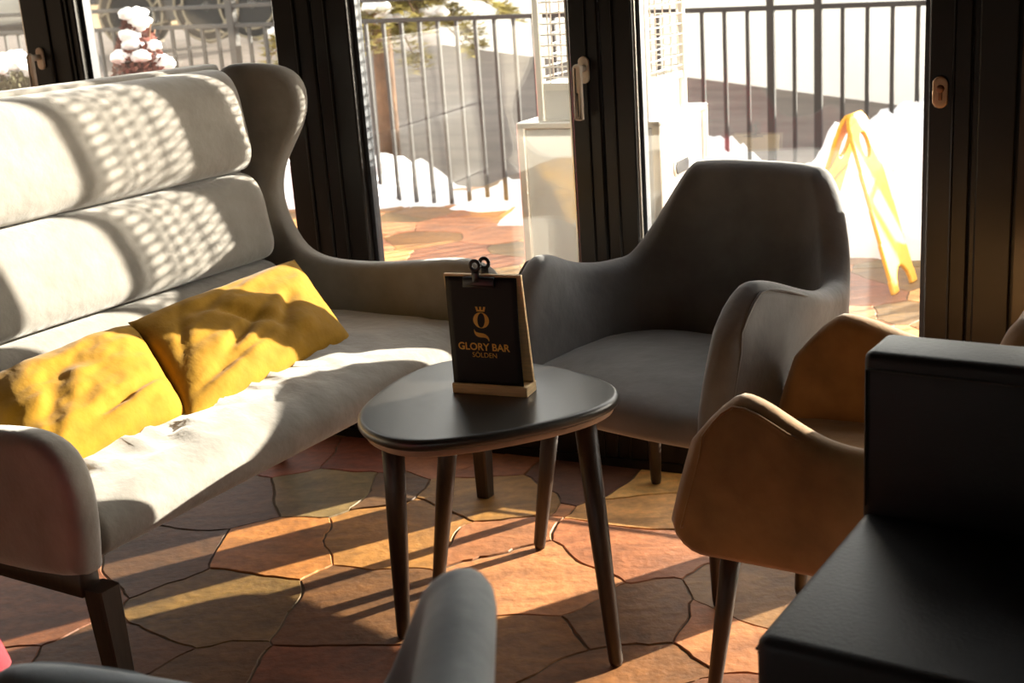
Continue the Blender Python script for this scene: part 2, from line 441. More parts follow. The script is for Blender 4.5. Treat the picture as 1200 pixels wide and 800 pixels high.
# local frame: x along the sofa (-.665 .. .665), y towards the back, origin under (s=1.885, n=-2.0)
FR_Y = -.345          # front edge of the seat
def sofa_side(sign):
    prof = [(-.372, .335), (-.384, .40), (-.392, .47), (-.385, .53), (-.36, .572), (-.31, .592), (-.24, .592), (-.14, .580), (-.02, .568), (.08, .566), (.16, .572), (.215, .592), (.25, .632), (.285, .70), (.29, .76), (.278, .81), (.252, .86), (.228, .91), (.218, .96), (.224, 1.01), (.246, 1.046), (.285, 1.066), (.36, 1.075), (.42, 1.07), (.45, 1.04), (.44, .9), (.40, .7), (.37, .5), (.35, .335)]
    P = resample(smooth_poly([Vector(p) for p in prof], 2), 150)
    bm = bmesh.new()
    def f(a, b, h):
        fl = .085 * smoothstep(.6, 1.05, b) * smoothstep(.42, .15, a)          # wing opens outwards
        return Vector((sign * (.640 + fl + h * (1 - .15 * smoothstep(.6, .9, b))), a, b))
    panel(bm, P, .060, .024, f, 6)
    return bm
for sg in (-1, 1):
    mesh_obj('side_panel', sofa_side(sg), M['greige'], sofa)
def seat_bm():
    bm = bmesh.new(); nx, L = 90, .592
    K = 64; loops = []
    y0, y1, z0, z1 = FR_Y - .012, .24, .335, .452
    for i in range(nx + 1):
        u = -1 + 2 * i / nx; x = L * u
        ed = max(0, 1 - ((1 - abs(u)) / .03)) ** 2
        L1 = []
        for k in range(K):
            t = 2 * pi * k / K
            cy, cz = cos(t), sin(t)
            ex = 2 / 5.0
            yy = math.copysign(abs(cy) ** ex, cy); zz = math.copysign(abs(cz) ** (2 / 2.6), cz)
            y = (y0 + y1) / 2 + (y1 - y0) / 2 * yy
            z = (z0 + z1) / 2 + (z1 - z0) / 2 * zz * (1 - .12 * ed)
            if zz > 0:
                crown = .014 * (1 - u ** 4) * (1 - min(1, abs((y + .05) / .32)) ** 3)
                z += crown
                fn = fbm((x * 4 + y * 3, y * 17 - x * 7, 2.1), 1, 2)
                fold = (.016 * (1 - min(1, abs(fn) * 2.2)) ** 2 - .004) * zz * smoothstep(-.36, -.2, y) * (.35 + .65 * smoothstep(.5, -.1, x))
                rad = noise.noise(Vector((math.atan2(y - .1, x + .05) * 9, 1.7, .4))) * .004 * smoothstep(.0, .25, abs(y - .1))
                z += fold + rad
            L1.append(Vector((x, y, z)))
        loops.append(L1)
    rings(bm, loops); return bm
mesh_obj('seat', seat_bm(), M['greige'], sofa)
def roll_bm(z0, z1, yb0, yb1, dep, seed):
    """one upholstered channel of the back, leaning"""
    bm = bmesh.new(); nx, K, L = 60, 44, .588; loops = []
    for i in range(nx + 1):
        u = -1 + 2 * i / nx; x = L * u
        e = sqrt(max(0, 1 - max(0, (abs(u) - .94) / .06) ** 2)) * .6 + .4
        row = []
        for k in range(K):
            t = 2 * pi * k / K
            cy = math.copysign(abs(cos(t)) ** (2 / 2.7), cos(t)); cz = math.copysign(abs(sin(t)) ** (2 / 3.8), sin(t))
            hz = (z1 - z0) / 2 - .001; zc = (z0 + z1) / 2
            z = zc + hz * cz * (.8 + .2 * e)
            lean = yb0 + (yb1 - yb0) * (z - z0) / (z1 - z0)
            y = lean + dep * .5 * cy * e
            if cy < 0: y -= .003 * fbm((x * 6, z * 14, seed), 1, 2)
            row.append(Vector((x, y, z)))
        loops.append(row)
    rings(bm, loops); return bm
for z0, z1, a, b, q in ((.40, .575, .295, .325, 1.), (.575, .805, .325, .365, 2.), (.805, 1.068, .365, .405, 3.)):
    mesh_obj('back_cushion', roll_bm(z0, z1, a, b, .165, q), M['greige'], sofa)
bm = bmesh.new()
add_box(bm, -.6, .6, .355, .415, .34, 1.078, .014, 3)
for v in bm.verts: v.co.y += (v.co.z - .7) * .12
mesh_obj('back_board', bm, M['greige'], sofa)
bm = bmesh.new()
add_box(bm, -.62, .62, -.20, -.16, .295, .338, .004, 1); add_box(bm, -.62, .62, .29, .33, .285, .338, .004, 1)
for sg in (-1, 1): add_box(bm, sg * .6 - .022, sg * .6 + .022, -.31, .29, .285, .338, .004, 1)
mesh_obj('base_frame', bm, M['darkwood'], sofa)
for sx in (-1, 1):
    for sy, yt, yb in ((-1, -.325, -.33), (1, .31, .35)):
        bm = bmesh.new(); add_square_taper(bm, (sx * .592, yt, .30), (sx * .582, yb, 0), .046, .034)
        mesh_obj('leg', bm, M['darkwood'], sofa, smooth=False)

# cushions on the sofa
def pillow_bm(w, h, T, seed, crease=(), shear=0.):
    bm = bmesh.new(); nu, nv = 64, 40
    def pt(i, j, side):
        u = -1 + 2 * i / nu; v = -1 + 2 * j / nv
        pin = 1 - .07 * (1 - v * v) * abs(u) ** 6 ; pin2 = 1 - .09 * (1 - u * u) * abs(v) ** 6
        t = T / 2 * (max(0, 1 - abs(u) ** 3.2) ** .55) * (max(0, 1 - abs(v) ** 3.2) ** .55)
        ed = (1 - u ** 4) * (1 - v ** 4)
        wr = .010 * fbm((u * 2.2 + v * 1.1, v * 3.5 - u, seed + side), 1, 3) * ed
        for (cu, cv, an, dep, wd) in crease:
            d = (u - cu) * sin(an) - (v - cv) * cos(an); al = (u - cu) * cos(an) + (v - cv) * sin(an)
            wr -= dep * exp(-(d / wd) ** 2) * exp(-(al / .45) ** 2) * ed
        return Vector((w / 2 * u * pin + shear * h / 2 * v, side * (t + wr * (t > 0) * min(1, t / .02)), h / 2 * v * pin2))
    for side in (-1, 1):
        V = [[bm.verts.new(pt(i, j, side)) for j in range(nv + 1)] for i in range(nu + 1)]
        for i in range(nu):
            for j in range(nv):
                q = (V[i][j], V[i + 1][j], V[i + 1][j + 1], V[i][j + 1])
                bm.faces.new(q if side < 0 else q[::-1])
    bmesh.ops.remove_doubles(bm, verts=bm.verts, dist=.0006)
    return bm
def cushion(s0, n0, z0, tilt, rz, roll, label, w, h, T, seed, crease):
    o = mesh_obj('cushion', pillow_bm(w, h, T, seed, crease, .5), M['yellow'])
    o.location = (*sofa_xy(s0, n0), z0)
    o.rotation_euler = (Matrix.Rotation(pi / 2 - A_S + rz, 4, 'Z') @ Matrix.Rotation(-tilt, 4, 'X') @ Matrix.Rotation(roll, 4, 'Y')).to_euler()
    return tag(o, label, 'cushion', 'yellow cushions on the sofa')
cushion(2.015, -1.965, .520, R(59), R(5), R(0), 'creased mustard yellow cushion nearest the far winged arm of the sofa', .60, .31, .12, 3.3,
        ((-.25, -.2, .7, .018, .08), (-.55, -.55, .3, .02, .07), (-.1, .1, -.9, .016, .07), (.35, -.1, 1.1, .012, .09), (-.75, .2, 1.3, .012, .06), (.1, .75, .4, .010, .08)))
cushion(1.545, -1.955, .514, R(63), R(4), R(0), 'smoother mustard yellow cushion tucked behind the near rounded sofa arm', .43, .30, .13, 8.1,
        ((.35, -.45, .28, .02, .07), (-.3, .2, 1.2, .010, .12), (-.5, -.1, 1.3, .010, .1)))

# ------------------------------------------------------------------ tub armchairs
def tub_path():
    """plan of the tub, from left front round the back to right front: (x, y, part) with arc length"""
    w, yf, yb, r = .285, -.27, .30, .165
    P = []
    for k in range(26): P.append((-w, yf + (yb - r - yf) * k / 25))
    for k in range(1, 20): t = pi - pi / 2 * k / 20; P.append((-w + r + r * cos(t), yb - r + r * sin(t)))
    for k in range(0, 21): P.append((-w + r + (2 * w - 2 * r) * k / 20, yb))
    for k in range(1, 20): t = pi / 2 - pi / 2 * k / 20; P.append((w - r + r * cos(t), yb - r + r * sin(t)))
    for k in range(26): P.append((w, yb - r + (yf - yb + r) * k / 25))
    return [Vector(p) for p in P]
def ztop(d, tot):
    """height of the rim at distance d from the arm's front, d <= tot/2"""
    arm = .655 - .070 * smoothstep(.05, .40, d)
    back = .805 - .012 * smoothstep(tot / 2 - .05, tot / 2 - .26, d)
    z = arm + (back - arm) * smoothstep(.43, .62, d)
    z -= .10 * max(0, 1 - d / .075) ** 2.2
    return z
def shell_bm():
    P = tub_path(); n = len(P)
    cum = [0]
    for a, b in zip(P, P[1:]): cum.append(cum[-1] + (b - a).length)
    tot = cum[-1]; loops = []
    for i, p in enumerate(P):
        t = (P[min(i + 1, n - 1)] - P[max(i - 1, 0)]).normalized(); nr = Vector((-t.y, t.x))   # outward
        d = min(cum[i], tot - cum[i]); zt = ztop(d, tot); zb = .325 + .055 * max(0, 1 - d / .07) ** 2
        backness = smoothstep(.0, .30, p.y)
        frontness = smoothstep(.08, -.27, p.y)
        th = .062
        endr = sqrt(max(0, 1 - max(0, 1 - d / .03) ** 2)) * .75 + .25
        sec = []
        def pt(off, z):
            h = (z - zb) / .49
            q = p + nr * (off - th / 2)
            q = q + nr * (.028 * h * (1 - backness) * (1 - .5 * frontness) + .035 * sin(min(1, h * 1.4) * pi / 2) * (1 - frontness) * (1 - backness))
            q.y += .06 * h * backness + .0
            q.y += (-.035 + .15 * h) * frontness
            return Vector((q.x, q.y, z))
        hw = th / 2 * endr; rt = min(hw, .030)
        K = 14
        for k in range(K + 1):                       # outer face upwards
            z = zb + .02 + (zt - rt - zb - .02) * k / K
            sec.append(pt(hw + .004 * sin(pi * k / K), z))
        for k in range(1, 8):                        # rounded rim
            a = pi * k / 8; sec.append(pt(hw * cos(a), zt - rt + rt * sin(a)))
        for k in range(K + 1):
            z = zt - rt + (zb + .02 - zt + rt) * k / K
            sec.append(pt(-hw - .004 * sin(pi * k / K), z))
        for k in range(1, 5):
            a = pi + pi * k / 5; sec.append(pt(hw * cos(a), zb + .02 + .02 * sin(a)))
        loops.append(sec)
    bm = bmesh.new(); rings(bm, loops); return bm
def chair_seat_bm():
    bm = bmesh.new(); nx, K = 44, 48; loops = []
    for i in range(nx + 1):
        u = -1 + 2 * i / nx; x = .258 * u
        y0 = -.308 + .025 * abs(u) ** 3; y1 = .235 - .12 * max(0, abs(u) - .45) ** 2 * 4
        z0, z1 = .325, .425
        row = []
        e = sqrt(max(0, 1 - max(0, (abs(u) - .9) / .1) ** 2)) * .45 + .55
        for k in range(K):
            t = 2 * pi * k / K
            cy = math.copysign(abs(cos(t)) ** (2 / 4.5), cos(t)); cz = math.copysign(abs(sin(t)) ** (2 / 2.4), sin(t))
            y = (y0 + y1) / 2 + (y1 - y0) / 2 * cy; z = (z0 + z1) / 2 + (z1 - z0) / 2 * cz * e
            if cz > 0: z += .022 * (1 - u * u) * max(0, 1 - ((y + .08) / .32) ** 2) + .003 * fbm((x * 9, y * 14, 4.), 1, 2)
            row.append(Vector((x, y, z)))
        loops.append(row)
    rings(bm, loops); return bm
def seam_bm(sg):
    """welt along the front edge and rim of both arms"""
    bm = bmesh.new(); P = tub_path(); cum = [0]
    for a, b in zip(P, P[1:]): cum.append(cum[-1] + (b - a).length)
    tot = cum[-1]
    if True:
        pts = []
        for k in range(16):
            z = .385 + (.535 - .385) * k / 15; h = (z - .325) / .49
            pts.append(Vector((sg * (.285 + .014 * h + .001), -.27 + .018 - .035 + .15 * h, z)))
        for d in [.012, .025, .04, .06, .09, .13, .17, .21, .25, .28]:
            z = ztop(d, tot) - .014; h = (z - .325) / .49; y = -.27 + d; fr = smoothstep(.08, -.27, y)
            x = .285 + .028 * h * (1 - .5 * fr) + .035 * sin(min(1, h * 1.4) * pi / 2) * (1 - fr)
            x -= .012 * smoothstep(.2, .28, d)
            pts.append(Vector((sg * (x - .001), y + (-.035 + .15 * h) * fr, z)))
        add_tube(bm, pts, .0028, 6)
    return bm
def make_chair(label, m, group=None):
    root = empty('tub_armchair', (0, 0, 0), 0, label, 'armchair', group)
    mesh_obj('shell', shell_bm(), m, root)
    mesh_obj('seat', chair_seat_bm(), m, root)
    for sg in (-1, 1): mesh_obj('piping', seam_bm(sg), m, root)
    for sx in (-1, 1):
        for yt, yb in ((-.20, -.235), (.17, .215)):
            bm = bmesh.new(); add_tube(bm, [(sx * .205, yt, .335), (sx * .222, (yt + yb) / 2, .17), (sx * .238, yb, .012), (sx * .238, yb, 0)], [.021, .0175, .0135, .011], 16)
            mesh_obj('leg', bm, M['darkwood'], root)
    return root
def place(o, c, back, sc=1.0):
    b = Vector(back).normalized(); x = Vector((b.y, -b.x))
    o.location = (*c, 0); o.rotation_euler = (0, 0, math.atan2(x.y, x.x)); o.scale = (sc,) * 3
    return o
chair_blue = make_chair('slate grey velvet tub armchair with its back to the glass door', M['slate'])
place(chair_blue, (.365, 2.665), (.68, .735))
def recolour(o, m):
    for ch in o.children:
        if ch.name.split('.')[0] in ('shell', 'seat', 'piping'):
            ch.data = ch.data.copy(); ch.data.materials[0] = m
chair_brown = copy_tree(chair_blue); recolour(chair_brown, M['tan'])
chair_brown['label'] = 'tan brown velvet tub armchair half hidden behind the black leather seat'
place(chair_brown, (.60, 2.06), (.84, -.54)); chair_brown.scale = (.94, .86, .90)
chair_fore = copy_tree(chair_blue); recolour(chair_fore, M['dove'])
chair_fore['label'] = 'dove grey velvet tub armchair before the coffee table, only a back corner and arm showing'
place(chair_fore, (-.388, .87), (1, -.04)); chair_fore.scale.z = .95
chair_red = copy_tree(chair_blue); recolour(chair_red, M['red'])
chair_red['label'] = 'red velvet tub armchair beside the near sofa arm, only a sliver of it showing'
place(chair_red, (-.955, 1.275), (-.97, -.25))

# ------------------------------------------------------------------ coffee table
table = empty('coffee_table', (-.05, 2.26, 0), 0, 'black rounded-triangle coffee table with a clipboard stand on top', 'table')
corners = [Vector((-.245, -.115)), (.25, -.06), (-.02, .27)]
tri = [Vector(p) for p in ((-.258, -.075), (-.165, -.222), (-.01, -.215), (.19, -.13), (.258, -.02), (.19, .11), (.085, .205), (-.03, .265), (-.12, .245), (-.20, .13))]
T = resample(smooth_poly(tri, 3), 96)
bm = bmesh.new(); panel(bm, T, .022, .009, lambda a, b, h: Vector((a, b, .489 + h)), 5)
mesh_obj('table_top', bm, M['tabletop'], table)
bm = bmesh.new(); T2 = offset_poly(T, .012); panel(bm, T2, .014, .004, lambda a, b, h: Vector((a * (1 - .0) , b, .4715 + h)), 3)
mesh_obj('chamfered_underside', bm, M['edge'], table)
for (tx, ty), (bx, by) in (((-.175, -.105), (-.205, .03)), ((.172, -.045), (.202, -.131)), ((-.075, .12), (-.143, .226))):
    bm = bmesh.new(); add_tube(bm, [(tx, ty, .47), (tx + (bx - tx) * .5, ty + (by - ty) * .5, .24), (bx, by, .008), (bx, by, 0)], [.021, .0185, .0135, .011], 18)
    mesh_obj('leg', bm, M['darkwood'], table)

# ------------------------------------------------------------------ clipboard stand
stand = empty('clipboard_stand', (-.040, 2.285, .5), R(-23.5), 'small light oak clipboard stand holding a black card lettered in gold', 'menu holder')
# local: x along card, -y front
bm = bmesh.new(); add_box(bm, -.075, .077, -.024, .024, 0, .020, .002, 2)
mesh_obj('stand_base', bm, M['oak'], stand, smooth=False)
ang = R(-9.5)
bm = bmesh.new()
poly = [Vector(p) for p in ((-.077, 0), (.077, 0), (.077, .214), (-.077, .214))]
add_box(bm, -.077, .077, -.004, .004, .0, .218, .0015, 2, Matrix.Translation((0, .016, .014)) @ Matrix.Rotation(R(8), 4, 'X'))
mesh_obj('board', bm, M['oak'], stand, smooth=False)
bm = bmesh.new()
PW, PH = .142, .208
def paper_pt(x, z):            # z from 0 (bottom) to PH; hangs free below the clip, bottom stands off the board
    y = -.0205 - .004 * sin(pi * z / PH) * (.5 + x / PW)
    return Vector((x - .002, y + .002 * (1 - z / PH), .017 + z))
g = [[bm.verts.new(paper_pt((i / 12 - .5) * PW, j / 20 * PH)) for j in range(21)] for i in range(13)]
gb = [[bm.verts.new(paper_pt((i / 12 - .5) * PW, j / 20 * PH) + Vector((0, .0012, 0))) for j in range(21)] for i in range(13)]
for i in range(12):
    for j in range(20):
        bm.faces.new((g[i][j], g[i + 1][j], g[i + 1][j + 1], g[i][j + 1])); bm.faces.new((gb[i][j], gb[i][j + 1], gb[i + 1][j + 1], gb[i + 1][j]))
for j in range(20):
    bm.faces.new((g[0][j], g[0][j + 1], gb[0][j + 1], gb[0][j])); bm.faces.new((g[12][j], gb[12][j], gb[12][j + 1], g[12][j + 1]))
for i in range(12):
    bm.faces.new((g[i][0], gb[i][0], gb[i + 1][0], g[i + 1][0])); bm.faces.new((g[i][20], g[i + 1][20], gb[i + 1][20], gb[i][20]))
card = mesh_obj('card', bm, M['paper'], stand)
card['label'] = 'black card'
LIFT = .0006
def on_card(pts2):             # list of 2-D points (x, z from the card's bottom) -> just in front of the card
    return [paper_pt(x, z) - Vector((0, LIFT, 0)) for x, z in pts2]
def text_mesh(name, body, height, cx, zbase, bold, space=1.0):
    cu = bpy.data.curves.new(name, 'FONT'); cu.body = body; cu.size = 1; cu.offset = bold; cu.space_character = space; cu.resolution_u = 6
    to = bpy.data.objects.new('tmp_text', cu); COL.objects.link(to)
    dg = bpy.context.evaluated_depsgraph_get()
    me = bpy.data.meshes.new_from_object(to.evaluated_get(dg))
    COL.objects.unlink(to); bpy.data.objects.remove(to)
    b2 = bmesh.new(); b2.from_mesh(me); bpy.data.meshes.remove(me)
    x0 = min(v.co.x for v in b2.verts); x1 = max(v.co.x for v in b2.verts)
    cap = .729 if True else 1
    k = height / cap
    for v in b2.verts:
        x = (v.co.x - (x0 + x1) / 2) * k + cx; z = v.co.y * k + zbase
        v.co = paper_pt(x, z) - Vector((0, LIFT, 0))
    o = mesh_obj(name, b2, M['gold'], card, smooth=False, normals=False)
    return o
text_mesh('lettering', 'GLORY BAR', .0142, -.002, .208 * .335, .022, 1.0)
text_mesh('lettering', 'SÖLDEN', .0098, -.002, .208 * .268, .0, 1.0)
bm = bmesh.new()
def fill2(pts): bm.faces.new([bm.verts.new(p) for p in on_card(pts)])
def strip(outer, inner):
    a = [bm.verts.new(p) for p in on_card(outer)]; b = [bm.verts.new(p) for p in on_card(inner)]
    for i in range(len(a)):
        j = (i + 1) % len(a); bm.faces.new((a[i], a[j], b[j], b[i]))
cx, cz = -.0035, .208 * .612                       # bowl of the letter
strip([(cx + .0160 * cos(t), cz + .0150 * sin(t)) for t in [2 * pi * k / 48 for k in range(48)]],
      [(cx + .0075 * cos(t) + .001 * sin(t), cz + .0140 * sin(t)) for t in [2 * pi * k / 48 for k in range(48)]])
zc = cz + .0165                                     # crown
fill2([(cx - .0082, zc), (cx + .0082, zc), (cx + .0086, zc + .0034), (cx - .0086, zc + .0034)])
for a, b in ((-.0104, -.0058), (-.0023, .0023), (.0058, .0104)):
    fill2([(cx + a * .85, zc + .0032), (cx + b * .85, zc + .0032), (cx + b, zc + .0092), (cx + a, zc + .0092)])
UP = [(238, 400), (240, 408), (246, 414), (256, 417), (268, 418), (280, 420), (290, 424), (298, 431), (303, 440), (305, 449), (303, 457)]
LO = [(236.5, 404), (236.5, 414), (239, 424), (245, 432), (254, 437), (266, 439), (277, 439), (287, 440), (294, 443), (299, 449), (302, 456)]
ta = [bm.verts.new(p) for p in on_card([(cx + (x - 273) * .000437, cz - (y - 357) * .00040) for x, y in UP])]
tb = [bm.verts.new(p) for p in on_card([(cx + (x - 273) * .000437, cz - (y - 357) * .00040) for x, y in LO])]
for i in range(len(UP) - 1): bm.faces.new((ta[i], tb[i], tb[i + 1], ta[i + 1]))
mesh_obj('crowned_emblem', bm, M['gold'], card, smooth=False, normals=False)
# bulldog clip
clip_o = empty('bulldog_clip'); clip_o.parent = stand; clip_o.location = (-.004, -.016, .222)
bm = bmesh.new()
add_box(bm, -.031, .031, -.011, -.007, -.016, .002, .0012, 2); add_box(bm, -.031, .031, -.009, .012, .0, .004, .0015, 2)
add_tube(bm, [(-.031, -.0105, -.012), (.031, -.0105, -.012)], .0014, 8)
mesh_obj('jaw', bm, M['black'], clip_o)
for dy, dx in ((-.010, -.004), (.012, .005)):
    bm = bmesh.new()
    add_tube(bm, [(dx + .0088 * cos(t), dy, .026 + .0088 * sin(t)) for t in [2 * pi * k / 20 for k in range(21)]], .0036, 8)
    add_box(bm, dx - .0075, dx + .0075, dy - .0012, dy + .0012, -.002 if dy > 0 else -.006, .021, .001, 1)
    mesh_obj('lever', bm, M['black'], clip_o)

# ------------------------------------------------------------------ black leather seat
bl = empty('leather_chair', (0, 0, 0), 0, 'black leather block seat with a low straight backrest beside the tan armchair', 'chair')
bx = Vector((.83, -.558)); by = Vector((.558, .83))
bl.location = (.247, 1.285, 0); bl.rotation_euler = (0, 0, math.atan2(bx.y, bx.x))
bm = bmesh.new(); add_box(bm, 0, .78, 0, .47, .06, .518, .016, 4)
for v in bm.verts:
    if v.co.z > .5: v.co.z += .006 * sin(pi * min(1, max(0, v.co.x / .78))) * sin(pi * min(1, max(0, v.co.y / .47)))
mesh_obj('seat', bm, M['leather'], bl)
bm = bmesh.new(); add_box(bm, .0, .78, .375, .475, .50, .745, .012, 4)
mesh_obj('backrest', bm, M['leather'], bl)
bm = bmesh.new()
add_tube(bm, [(.004, .004, .498), (.776, .004, .498)], .0022, 6); add_tube(bm, [(.006, .3735, .722), (.774, .3735, .722)], .0018, 6)
add_tube(bm, [(.006, .3735, .53), (.006, .3735, .722)], .0018, 6); add_tube(bm, [(.0, .01, .498), (.0, .46, .498)], .0022, 6)
mesh_obj('stitched_seam', bm, M['leather'], bl)
for x in (.05, .73):
    for y in (.05, .42):
        bm = bmesh.new(); add_square_taper(bm, (x, y, .065), (x, y, 0), .045, .04); mesh_obj('foot', bm, M['black'], bl, smooth=False)

# ================================================================== OUTSIDE
def wloc(w, y, z=0): p = wall_xy(w, y); return (p.x, p.y, z)
# patio heater
ht = empty('patio_heater', wloc(.2, .56), WALL_ROT, 'stainless steel patio heater tower with wire guard just outside the glass', 'heater')
HW = .2
bm = bmesh.new()
add_box(bm, -HW, HW, -HW, HW, .06, .83, .004, 1)
mesh_obj('cabinet', bm, M['steel'], ht, smooth=False)
bm = bmesh.new()
for sx in (-1, 1):
    for sy in (-1, 1): add_box(bm, sx * HW - .012, sx * HW + .012, sy * HW - .012, sy * HW + .012, 0, .845, .003, 1)
add_box(bm, -HW - .012, HW + .012, -HW - .012, HW + .012, .83, .848, .003, 1)
mesh_obj('cabinet_trim', bm, M['alu'], ht, smooth=False)
bm = bmesh.new()
c = [Vector(((.05 if cos(t) > 0 else -.05) + .026 * cos(t), .026 * sin(t))) for t in [2 * pi * (k + .5) / 32 for k in range(32)]]
panel(bm, c, .006, .0025, lambda a, b, q: Vector((HW + .003 + q, a * .8 - .02, .70 + b)), 3)
gr = mesh_obj('hand_grip', bm, M['alu'], ht)
bm = bmesh.new(); c2 = offset_poly(c, .007); panel(bm, c2, .004, .001, lambda a, b, q: Vector((HW + .0065 + q, a * .8 - .02, .70 + b)), 2)
mesh_obj('grip_recess', bm, M['black'], gr)
TW = .155
bm = bmesh.new()
for sx in (-1, 1):
    for sy in (-1, 1): add_box(bm, sx * TW - .011, sx * TW + .011, sy * TW - .011, sy * TW + .011, .845, 2.10, .003, 1)
for sy in (-1, 1):
    add_box(bm, -TW, TW, sy * TW - .006, sy * TW + .006, .93, .95); add_box(bm, sy * TW - .006, sy * TW + .006, -TW, TW, .93, .95)
mesh_obj('tower_post', bm, M['alu'], ht, smooth=False)
bm = bmesh.new(); add_box(bm, -TW + .004, TW - .004, -TW + .004, TW - .004, .848, .935)
mesh_obj('burner_box', bm, M['steel'], ht, smooth=False)
for side in range(4):
    bm = bmesh.new(); Mx = Matrix.Rotation(pi / 2 * side, 4, 'Z')
    for k in range(39):
        z = .965 + k * .029
        add_tube(bm, [Mx @ Vector((-TW, -TW - .004, z)), Mx @ Vector((TW, -TW - .004, z))], .0026, 6)
    for k in range(5):
        x = -TW + TW * 2 * (k + .5) / 5
        add_tube(bm, [Mx @ Vector((x, -TW, .95)), Mx @ Vector((x, -TW, 2.09))], .0022, 6)
    mesh_obj('wire_guard', bm, M['alu'], ht)
bm = bmesh.new(); lathe(bm, [(.028, .93), (.028, 2.0), (.02, 2.02)], 20)
mesh_obj('flame_tube', bm, M['steel'], ht)
bm = bmesh.new(); lathe(bm, [(.05, 2.33), (.2, 2.30), (.28, 2.25), (.30, 2.21), (.295, 2.205), (.2, 2.27), (.05, 2.28)], 40)
mesh_obj('reflector_hood', bm, M['steel'], ht)
bm = bmesh.new(); lathe(bm, [(.09, 2.02), (.12, 2.12), (.05, 2.29)], 20); mesh_obj('burner_cap', bm, M['steel'], ht)

# wet floor sign
sg_o = empty('wet_floor_sign', (1.345, 4.852, 0), 0, 'yellow folding wet floor sign standing on the terrace before the snow', 'sign')
u = Vector((.593, .805)); v = Vector((-.805, .593))
sg_o.rotation_euler = (0, 0, math.atan2(u.y, u.x))
for sy in (-1, 1):
    bm = bmesh.new()
    def keep(x, z, w=.25, h=.68):
        half = .128 - .03 * (z / h)
        if z > h - .05: half = min(half, .05 + sqrt(max(0, .05 ** 2 - (z - (h - .05)) ** 2)))
        if abs(x) > half: return False
        if z < .085 and abs(x) < .065 * sqrt(max(0, 1 - (z / .085) ** 2)) + .01: return False
        if (x / .045) ** 2 + ((z - (h - .115)) / .05) ** 2 < 1: return False
        return True
    plate_mask(bm, 44, 110, .27, .68, keep, lambda a, b: Vector((a, sy * .2 * (1 - b / .68) + sy * .006, b * .957)))
    o = mesh_obj('sign_panel', bm, M['signyellow'], sg_o)
    md = o.modifiers.new('s', 'SOLIDIFY'); md.thickness = .014; md.offset = 0
bm = bmesh.new(); add_tube(bm, [(-.07, 0, .648), (.07, 0, .648)], .012, 10); mesh_obj('hinge', bm, M['signyellow'], sg_o)

# railing
FY = 3.5
rail = empty('iron_railing', wloc(0, FY), WALL_ROT, 'dark iron railing along the terrace edge behind the snow', 'railing')
def rz_(w): return 1.045 - .018 * (w + 2.5)
def bar(pts, r): add_tube(bm, pts, r, 8)
X0, X1 = -6.2, 2.75
bm = bmesh.new(); add_box(bm, -.5, .5, -.018, .018, -.012, .012, .003, 1)
for vv in bm.verts:
    x = X0 + (vv.co.x + .5) * (X1 - X0); vv.co = Vector((x, vv.co.y, vv.co.z + rz_(x)))
mesh_obj('lower_rail', bm, M['fence'], rail, smooth=False)
bm = bmesh.new(); add_box(bm, -.5, .5, -.02, .02, -.012, .012, .003, 1)
for vv in bm.verts:
    x = X0 + (vv.co.x + .5) * (.4 - X0); vv.co = Vector((x, vv.co.y, vv.co.z + rz_(x) + .115))
mesh_obj('hand_rail', bm, M['fence'], rail, smooth=False)
k = 0; w = X0
while w < X1:
    bm = bmesh.new(); zt = rz_(w)
    if k in (10, 24, 52, 54, 68):
        hw_ = .019 if k in (52, 54) else .026
        add_box(bm, w - hw_, w + hw_, -hw_, hw_, 0, 2.0 if k in (52, 54) else zt + .32, .004, 1); mesh_obj('post', bm, M['fence'], rail, smooth=False)
    else:
        add_box(bm, w - .0095, w + .0095, -.0095, .0095, 0, zt); mesh_obj('baluster', bm, M['fence'], rail, smooth=False)
    w += .117; k += 1

# snow
def snow_bank(w0, w1, y0, y1, hfun, label_seed, name='snow_bank'):
    bm = bmesh.new(); nx = int((w1 - w0) / .03); ny = int((y1 - y0) / .03)
    vs = []
    for i in range(nx + 1):
        row = []
        for j in range(ny + 1):
            w = w0 + (w1 - w0) * i / nx; y = y0 + (y1 - y0) * j / ny
            e = min(1, 6 * min(i / nx, 1 - i / nx)) ** .5 * max(0, sin(pi * j / ny)) ** .55
            lump = 1 + .34 * fbm((w * 2.6, y * 2.6, label_seed), 1, 3) + .4 * (abs(noise.noise(Vector((w * 7, y * 7, label_seed)))) + .5 * abs(noise.noise(Vector((w * 15, y * 15, label_seed)))) - .3)
            z = hfun(w) * e * lump - .03
            jit = .045 * noise.noise(Vector((w * 6, y * 6, 7.7)))
            row.append(bm.verts.new((w + jit, y + jit, z)))
        vs.append(row)
    for i in range(nx):
        for j in range(ny): bm.faces.new((vs[i][j], vs[i + 1][j], vs[i + 1][j + 1], vs[i][j + 1]))
    o = mesh_obj(name, bm, M['snow'], loc=(*WALL_O, 0), rot=(0, 0, WALL_ROT))
    return o
def tagged_snow(o, label): return tag(o, label, 'snow', kind='stuff')
tagged_snow(snow_bank(-6.2, -1.5, 3.25, 4.3, lambda w: .045 + .17 * smoothstep(-2.32, -2.5, w) + .13 * smoothstep(-1.98, -1.75, w), 1.), 'low snow bank along the railing foot from the sofa wing to the patio heater')
tagged_snow(snow_bank(-1.42, -.16, 2.95, 4.2, lambda w: .36, 2.), 'snow heap at the railing just right of the patio heater')
tagged_snow(snow_bank(-.12, 2.6, 2.45, 4.2, lambda w: .36 + .12 * smoothstep(.1, .5, w), 3.), 'large snow heap behind the yellow wet floor sign')

